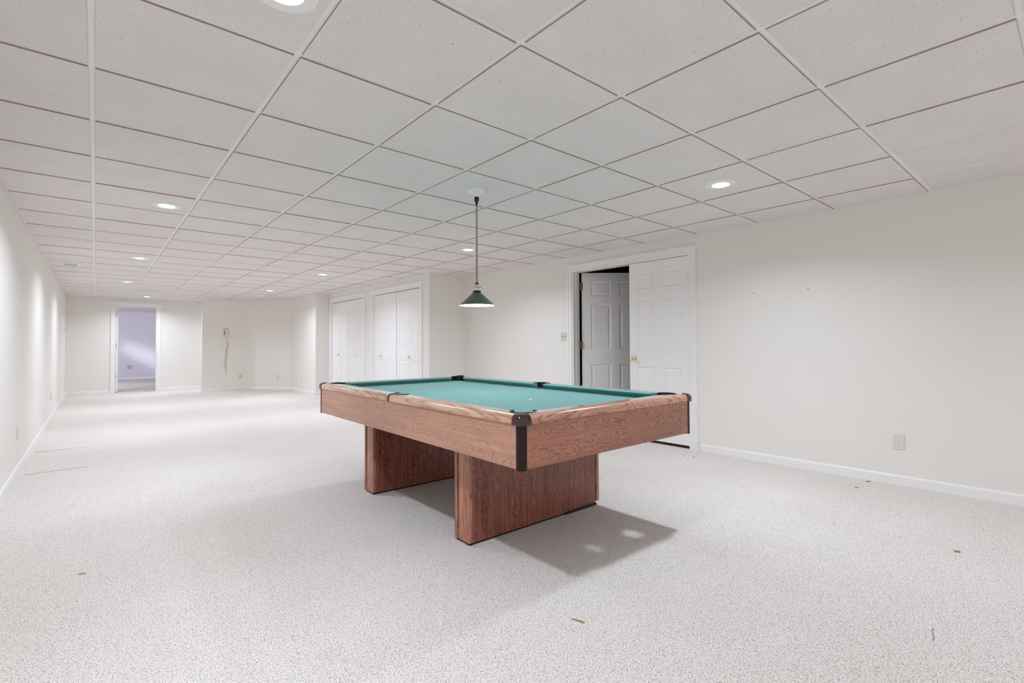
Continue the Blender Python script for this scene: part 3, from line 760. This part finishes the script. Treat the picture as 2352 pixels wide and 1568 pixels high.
# corner pockets: liner, cap, post
def arc_ring(bm, cx, cyy, r0, r1, z0, z1, a0, a1, n=28):
    prev = None
    for k in range(n + 1):
        a = a0 + (a1 - a0) * k / n; c_, s_ = math.cos(a), math.sin(a)
        q = [bm.verts.new((cx + r * c_, cyy + r * s_, z)) for r, z in ((r0, z0), (r1, z0), (r1, z1 - 0.002), (r1 - 0.002, z1), (r0 + 0.003, z1), (r0, z1 - 0.004))]
        if prev:
            for i in range(6): bm.faces.new((prev[i], prev[(i + 1) % 6], q[(i + 1) % 6], q[i]))
        else: bm.faces.new(q)
        prev = q
    bm.faces.new(prev[::-1])
for (x, y), (ox, oy) in zip(pc, ((RX0, RY0), (RX1, RY0), (RX1, RY1), (RX0, RY1))):
    sx = 1 if ox < tcx else -1; sy = 1 if oy < tcy else -1
    out = math.atan2(-sy, -sx)
    b = B(); arc_ring(b, x, y, RH - 0.003, RH + 0.006, 0.716, ZR + 0.003, out - math.radians(128), out + math.radians(128))
    obj('pocket_liner', b, 'black_plastic', parent=T, smooth=True)
    # cap: rounded dome over the corner
    b = B(); s_ = 0.062
    prev = None
    for z, ins in ((ZA - 0.004, 0.001), (ZA, 0.0), (0.760, 0.0), (0.768, 0.0015), (0.775, 0.0045), (0.781, 0.009), (0.785, 0.0145), (0.7875, 0.021), (0.7885, 0.028)):
        r_ = 0.034
        pts = []
        base_x, base_y = ox - sx * 0.005, oy - sy * 0.005
        L0 = ins; R_ = max(0.006, r_ - ins * 0.4)
        # rounded corner
        for k in range(7):
            a = pi / 2 * k / 6
            pts.append((L0 + R_ - R_ * math.cos(a), L0 + R_ - R_ * math.sin(a)))
        pts = pts[::1]
        pts += [(s_, L0), (s_, 0.033), (0.033, s_), (L0, s_)]
        ring = [b.verts.new((base_x + sx * a_, base_y + sy * b_, z)) for a_, b_ in pts]
        n = len(ring)
        if prev:
            for i in range(n): b.faces.new((prev[i], prev[(i + 1) % n], ring[(i + 1) % n], ring[i]))
        else: b.faces.new(ring)
        prev = ring
    b.faces.new(prev)
    obj('corner_cap', b, 'brown_plastic', parent=T, smooth=True, auto=math.radians(50))
    # post strip wrapping the cabinet corner
    b = B(); pts = []
    cx_, cy2 = (AX0 if sx > 0 else AX1) - sx * 0.002, (AY0 if sy > 0 else AY1) - sy * 0.002; R_ = 0.022
    for k in range(9):
        a = pi / 2 * k / 8; pts.append((R_ - R_ * math.cos(a), R_ - R_ * math.sin(a)))
    pts += [(0.034, 0), (0.034, 0.021), (0.022, 0.023), (0.021, 0.034), (0, 0.034)]
    prism(b, [(cx_ + sx * a_, cy2 + sy * b_) for a_, b_ in pts], ZB - 0.004, ZA - 0.003)
    obj('corner_post', b, 'brown_post', parent=T, smooth=True)
# side pockets: liner, top plate, strap over the rail
for (x, y), sx, ox in ((pm[0], 1, RX0), (pm[1], -1, RX1)):
    out = pi if sx > 0 else 0
    b = B(); arc_ring(b, x, y, RH - 0.003, RH + 0.006, 0.716, ZR + 0.002, out - math.radians(100), out + math.radians(100))
    obj('pocket_liner', b, 'black_plastic', parent=T, smooth=True)
    b = B(); pts = []
    for k in range(13):
        a = out - math.radians(95) + math.radians(190) * k / 12; pts.append((x + (RH + 0.016) * math.cos(a), y + (RH + 0.024) * math.sin(a)))
    for k in range(13):
        a = out + math.radians(95) - math.radians(190) * k / 12; pts.append((x + (RH - 0.004) * math.cos(a), y + (RH - 0.004) * math.sin(a)))
    prism(b, pts, ZR + 0.0005, ZR + 0.004); obj('pocket_plate', b, 'brown_plastic', parent=T)
    b = B()
    prof = [(-0.005, ZA - 0.002), (-0.005, 0.760)] + [(0.024 - 0.029 * math.cos(pi / 2 * k / 6), 0.760 + 0.028 * math.sin(pi / 2 * k / 6)) for k in range(7)] + [(0.045, 0.788), (0.045, 0.7832)]
    prof += [(0.024 - 0.0235 * math.cos(pi / 2 * k / 6), 0.760 + 0.0225 * math.sin(pi / 2 * k / 6)) for k in range(6, -1, -1)] + [(0.0005, ZA - 0.002)]
    extrude_profile(b, prof, (ox, y - 0.008, 0), (ox, y + 0.008, 0), (sx, 0, 0)); obj('pocket_strap', b, 'brown_plastic', parent=T, smooth=True)
    # net leather hanging below
    b = B(); arc_ring(b, x, y, RH - 0.004, RH + 0.002, 0.640, 0.716, 0, 2 * pi - 0.01, n=24); obj('pocket_bag', b, 'black', parent=T, smooth=True)

# sights
def sight(x, y):
    b = B(); lathe(b, [(0.0055, 0), (0.0055, 0.0010), (0.003, 0.0014)], c=(x, y, ZR - 0.0003), n=14); obj('sight', b, 'pearl', parent=T)
py0, py1 = RY0 + DN, RY1 - DN; qx0, qx1 = RX0 + DN, RX1 - DN
for k in (1, 2, 3, 5, 6, 7):
    yy = py0 + (py1 - py0) * k / 8
    sight(RX0 + 0.055, yy); sight(RX1 - 0.055, yy)
for k in (1, 2, 3):
    xx = qx0 + (qx1 - qx0) * k / 4
    sight(xx, RY0 + 0.055); sight(xx, RY1 - 0.055)

# support beams under the slate
for yy in (2.25, 3.42):
    b = B(); box(b, AX0 + 0.03, yy - 0.06, ZB + 0.001, AX1 - 0.03, yy + 0.06, 0.714); obj('cross_beam', b, 'joist', parent=T)

# slab legs
for yn, yf, near in ((2.190, 2.320, True), (3.395, 3.530, False)):
    xl, xr = 1.549, 2.612
    zt_ = ZB + 0.001
    leg = None
    b = B(); box(b, xl + 0.012, yn + 0.001, 0.012, xr - 0.012, yf - 0.004, zt_)
    leg = obj('slab_leg', b, 'ped', parent=T)
    # end boards, set between flanges
    for e, s in ((xl, 1), (xr, -1)):
        b = B(); box(b, min(e + s * 0.004, e + s * 0.012), (yn + 0.006 if s > 0 else yn + 0.028), 0.012, max(e + s * 0.004, e + s * 0.012), (yf - 0.028 if s > 0 else yf - 0.006), zt_); obj('end_board', b, 'ped_end', parent=leg)
        # corner strip wrapping one edge, a proud flange behind a groove on the other; the two ends mirror each other
        ya_, t_ = (yn, 1) if s > 0 else (yf, -1)
        b = B(); prism(b, [(e + s * q, ya_ + t_ * r_) for q, r_ in ((0.002, -0.003), (0.021, -0.003), (0.021, 0.006), (0.0125, 0.006), (0.0125, 0.034), (0, 0.034), (0, -0.001))], 0.014, zt_ - 0.001)
        obj('corner_strip', b, 'ped_end', parent=leg)
        yb_ = yf if s > 0 else yn
        b = B()
        if s > 0: box(b, e - 0.002, yb_ - 0.020, 0.014, e + 0.014, yb_ + 0.003, zt_ - 0.001, bev=0.002)
        else: box(b, e - 0.007, yb_ - 0.004, 0.026, e + 0.022, yb_ + 0.022, zt_ - 0.001, bev=0.002)
        obj('flange', b, 'ped_end', parent=leg)
    b = B(); box(b, xl + 0.010, yn + 0.006, 0.0, xr - 0.012, yf - 0.006, 0.013); obj('base_pad', b, 'black', parent=leg)
    if near:
        b = B(); prism(b, [(2.30, yn - 0.003), (xr - 0.008, yn - 0.006), (xr - 0.008, yn + 0.03), (2.30, yn + 0.02)], 0.0, 0.017); obj('shim', b, 'black', parent=leg, label='black shim under the leg')

# paper spots on the cloth
for (x, y), lb, rz in (((2.108, 2.300), 'white paper foot spot on the felt, nearer of the two', 0.0), ((2.136, 3.490), 'white paper head spot on the felt, farther of the two', 0.0)):
    b = B(); lathe(b, [(0.011, 0), (0.011, 0.0012)], c=(x, y, 0.7422), n=18)
    obj('paper_spot', b, 'white_paper', label=lb, cat='spot', group='paper spots on the felt')

for c_ in cutters + cut_r: bpy.data.objects.remove(c_, do_unlink=True)

# ------------------------------------------------------------------ outlets and switches
def plate(name, at, face, w_, h_, label, cat, kind, mat='outlet', xf=None, detail=True, group=None):
    """at = centre on the wall; face = outward normal; local: u along wall, n outward"""
    n = Vector(face).normalized(); u = Vector((n.y, -n.x, 0)) * -1
    m = Matrix((u, n, Vector((0, 0, 1)))).transposed().to_4x4(); m.translation = Vector(at)
    if m.determinant() < 0: pass
    b = B(); box(b, -w_ / 2, 0, -h_ / 2, w_ / 2, 0.006, h_ / 2, bev=0.002)
    o = obj(name, b, mat, label=label, cat=cat, group=group, xf=m)
    if kind == 'duplex':
        for dz in (0.0195, -0.0195):
            b = B(); prism_pts = []
            for k in range(20):
                a = 2 * pi * k / 20; prism_pts.append((0.0165 * math.cos(a), max(-0.0125, min(0.0125, 0.0165 * math.sin(a)))))
            lo_ = [b.verts.new((p, 0.0055, q + dz)) for p, q in prism_pts]; hi_ = [b.verts.new((p, 0.0078, q + dz)) for p, q in prism_pts]
            b.faces.new(lo_); b.faces.new(hi_)
            for k in range(20): b.faces.new((lo_[k], lo_[(k + 1) % 20], hi_[(k + 1) % 20], hi_[k]))
            s_ = obj('socket', b, 'socket', parent=o, xf=m)
            for du, dv, ww, hh in ((-0.0065, 0.004, 0.0024, 0.008), (0.0065, 0.004, 0.0024, 0.0065)):
                b = B(); box(b, du - ww / 2, 0.007, dz + dv - hh / 2, du + ww / 2, 0.0082, dz + dv + hh / 2); obj('slot', b, 'dark_slot', parent=s_, xf=m)
            b = B(); lathe(b, [(0.0028, 0.007), (0.0028, 0.0082)], c=(0, 0, dz - 0.0065), n=12, axis='y'); obj('ground_hole', b, 'dark_slot', parent=s_, xf=m)
        b = B(); lathe(b, [(0.003, 0.006), (0.002, 0.0072)], c=(0, 0, 0), n=12, axis='y'); obj('screw', b, 'chrome', parent=o, xf=m)
    if kind == 'toggle2':
        for k, du in enumerate((-0.023, 0.023)):
            b = B(); box(b, du - 0.005, 0.0055, -0.012, du + 0.005, 0.0072, 0.012); s_ = obj('slot', b, 'dark_slot', parent=o, xf=m)
            b = B(); d = 1 if k == 0 else -1
            box(b, du - 0.0038, 0.006, min(0, d * 0.010), du + 0.0038, 0.018, max(0, d * 0.010), bev=0.001); obj('toggle', b, mat, parent=o, xf=m)
            for dz in (0.030, -0.030):
                b = B(); lathe(b, [(0.003, 0.006), (0.002, 0.0070)], c=(du, 0, dz), n=10, axis='y'); obj('screw', b, 'nail', parent=o, xf=m)
    if kind == 'jack':
        b = B(); box(b, -0.006, 0.0055, -0.006, 0.006, 0.0075, 0.006); obj('jack', b, 'dark_slot', parent=o, xf=m)
    if kind == 'toggle1':
        b = B(); box(b, -0.0038, 0.006, 0, 0.0038, 0.018, 0.010); obj('toggle', b, mat, parent=o, xf=m)
    return o
g = 'ivory wall outlets'
RN = (RW.to_3x3() @ Vector((-1, 0, 0)))
plate('wall_outlet', rwp(0, 0.957, 0.331), RN, 0.072, 0.114, 'ivory duplex outlet low on the bare wall, largest in view', 'outlet', 'duplex', group=g)
plate('light_switch', rwp(0, 4.445, 1.193), RN, 0.116, 0.114, 'almond double toggle switch plate beside the double doors', 'switch', 'toggle2', mat='almond')
plate('wall_outlet', (XL, 5.975, 0.348), (1, 0, 0), 0.07, 0.114, 'ivory outlet on the long side wall, nearest to the viewpoint', 'outlet', 'duplex', group=g)
plate('wall_outlet', (XL, 10.163, 0.341), (1, 0, 0), 0.07, 0.114, 'ivory outlet on the long side wall, second from the viewpoint', 'outlet', 'duplex', group=g)
plate('wall_outlet', (XL, 14.35, 0.30), (1, 0, 0), 0.07, 0.114, 'ivory outlet on the long side wall next to the far corner', 'outlet', 'duplex', group=g)
plate('light_switch', (XL, 14.15, 1.42), (1, 0, 0), 0.07, 0.114, 'small white switch plate high beside the far corner', 'switch', 'toggle1', mat='outlet')
plate('phone_jack', (2.746, YP, 0.330), (0, -1, 0), 0.075, 0.118, 'ivory jack plate below and beside the telephone cord', 'outlet', 'jack', mat='almond', group=g)
cn = Vector((-(12.78 - YP), (XP - 2.86), 0)); cn = Vector((-0.73, -0.69, 0)).normalized()
cp = Vector((3.445, 12.998, 0.300))
plate('wall_outlet', cp, cn, 0.075, 0.118, 'ivory outlet on the angled face of the partition', 'outlet', 'duplex', mat='almond', group=g)
plate('wall_outlet', (XP, 11.815, 0.325), (-1, 0, 0), 0.07, 0.114, 'ivory outlet on the partition side facing the open floor', 'outlet', 'duplex', group=g)
plate('wall_outlet', (0.86, 20.4, 0.40), (0, -1, 0), 0.10, 0.12, 'grey outlet seen through the far doorway', 'outlet', 'duplex', mat='grey_plate', group=g)

# ------------------------------------------------------------------ wall telephone
tx, tz = 2.424, 1.405
ph = empty('wall_telephone', (tx, YP, tz - 0.115), 'cream wall telephone with a tangled coiled cord hanging down', 'telephone')
b = B(); box(b, tx - 0.057, YP - 0.032, tz - 0.112, tx + 0.057, YP, tz + 0.112, bev=0.012, seg=3); obj('phone_base', b, 'phone', parent=ph, smooth=True)
b = B(); box(b, tx - 0.026, YP - 0.070, tz - 0.085, tx + 0.030, YP - 0.045, tz + 0.092, bev=0.010, seg=3)
box(b, tx - 0.028, YP - 0.062, tz + 0.045, tx + 0.032, YP - 0.030, tz + 0.098, bev=0.010, seg=3); box(b, tx - 0.028, YP - 0.062, tz - 0.092, tx + 0.032, YP - 0.030, tz - 0.045, bev=0.010, seg=3)
obj('handset', b, 'phone', parent=ph, smooth=True)
b = B(); box(b, tx - 0.040, YP - 0.036, tz - 0.045, tx - 0.028, YP - 0.031, tz + 0.055); obj('cradle_slot', b, 'dark_slot', parent=ph)
path = []
def helix(x0, z0, x1, z1, turns, r, y=YP - 0.030, seg=9):
    n = int(turns * seg)
    for k in range(n + 1):
        f = k / n; a = 2 * pi * turns * f
        path.append((x0 + (x1 - x0) * f + r * math.cos(a), y + r * 0.6 * math.sin(a), z0 + (z1 - z0) * f))
helix(2.424, 1.295, 2.430, 1.20, 5, 0.006)
helix(2.432, 1.20, 2.455, 1.10, 7, 0.010); helix(2.455, 1.10, 2.470, 1.04, 4, 0.010); helix(2.470, 1.04, 2.435, 1.02, 3, 0.010)
helix(2.435, 1.02, 2.418, 0.66, 26, 0.011)
helix(2.418, 0.66, 2.395, 0.62, 3, 0.008); helix(2.392, 0.62, 2.372, 0.585, 3, 0.007); helix(2.372, 0.585, 2.405, 0.64, 3, 0.007)
helix(2.410, 0.64, 2.434, 0.50, 9, 0.008)
for k in range(15):
    a = 2 * pi * k / 14; path.append((2.436 + 0.020 * math.sin(a), YP - 0.028, 0.450 + 0.050 * math.cos(a)))
b = B(); sweep(b, path, 0.0032, 5); obj('coiled_cord', b, 'phone_cord', parent=ph, smooth=True)

# ------------------------------------------------------------------ nails in the bare wall
for yy, zz, lb in ((2.026, 1.566, 'tiny dark nail in the bare wall nearer the double doors'), (1.569, 1.566, 'tiny dark nail in the bare wall over the open floor')):
    b = B(); lathe(b, [(0.004, 0), (0.004, -0.004), (0.001, -0.005)], c=(0, yy, zz), n=8, axis='x'); obj('wall_nail', b, 'nail', xf=RW, label=lb, cat='nail', group='nails in the bare wall')

# ------------------------------------------------------------------ bits lying on the carpet
def sliver(name, pts, h, mat, label, group='bits of debris on the carpet'):
    b = B(); prism(b, pts, 0.0005, h); obj(name, b, mat, label=label, cat='debris', group=group)
sliver('dry_sliver', [(1.452, 1.350), (1.457, 1.352), (1.476, 1.305), (1.468, 1.295), (1.463, 1.302)], 0.002, 'leaf_brown', 'dry brown sliver on the carpet in front of the table')
sliver('carpet_lint', [(4.632, 1.150), (4.642, 1.158), (4.656, 1.132), (4.646, 1.126)], 0.004, 'lint_and_shade', 'dark brown bit against the baseboard below the outlet')
sliver('carpet_lint', [(4.383, 1.165), (4.392, 1.168), (4.403, 1.143), (4.396, 1.140)], 0.003, 'lint_and_shade', 'dark curled bit just off the baseboard')
sliver('carpet_lint', [(3.425, 0.470), (3.440, 0.478), (3.455, 0.458), (3.440, 0.450), (3.428, 0.456)], 0.004, 'leaf_brown', 'small brown crumb on open carpet far from the table')
sliver('carpet_lint', [(4.367, 2.572), (4.375, 2.574), (4.378, 2.560), (4.370, 2.558)], 0.003, 'lint_and_shade', 'dark speck on the carpet before the closed door')
sliver('carpet_lint', [(4.386, 2.486), (4.398, 2.487), (4.404, 2.468), (4.392, 2.466)], 0.003, 'lint_and_shade', 'dark speck beside the door casing foot')
sliver('green_sliver', [(-0.052, 3.150), (-0.049, 3.158), (-0.028, 3.150), (-0.022, 3.138), (-0.030, 3.140)], 0.003, 'green_bit', 'tiny green sliver lying on the carpet')
b = B(); sweep(b, [(2.448, 0.402, 0.002), (2.425, 0.404, 0.003), (2.40, 0.396, 0.002), (2.375, 0.390, 0.0025), (2.354, 0.388, 0.002)], 0.0009, 5)
obj('dark_hair', b, 'lint_and_shade', label='short dark hair on the carpet nearest the viewpoint', cat='debris', group='bits of debris on the carpet')
# carpet ripples beside the side wall: their shade lines laid in as dark strips
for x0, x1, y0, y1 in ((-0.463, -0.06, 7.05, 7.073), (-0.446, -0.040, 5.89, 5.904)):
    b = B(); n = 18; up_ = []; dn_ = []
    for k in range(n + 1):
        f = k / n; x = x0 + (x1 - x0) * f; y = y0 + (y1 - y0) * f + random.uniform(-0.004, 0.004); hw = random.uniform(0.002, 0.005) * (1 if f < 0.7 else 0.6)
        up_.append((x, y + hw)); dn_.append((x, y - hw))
    prism(b, dn_ + up_[::-1], -0.001, 0.0012); obj('carpet_ripple_shade', b, 'lint_and_shade', parent=floor, label='dark strip laid in for the shade line of a carpet ripple')
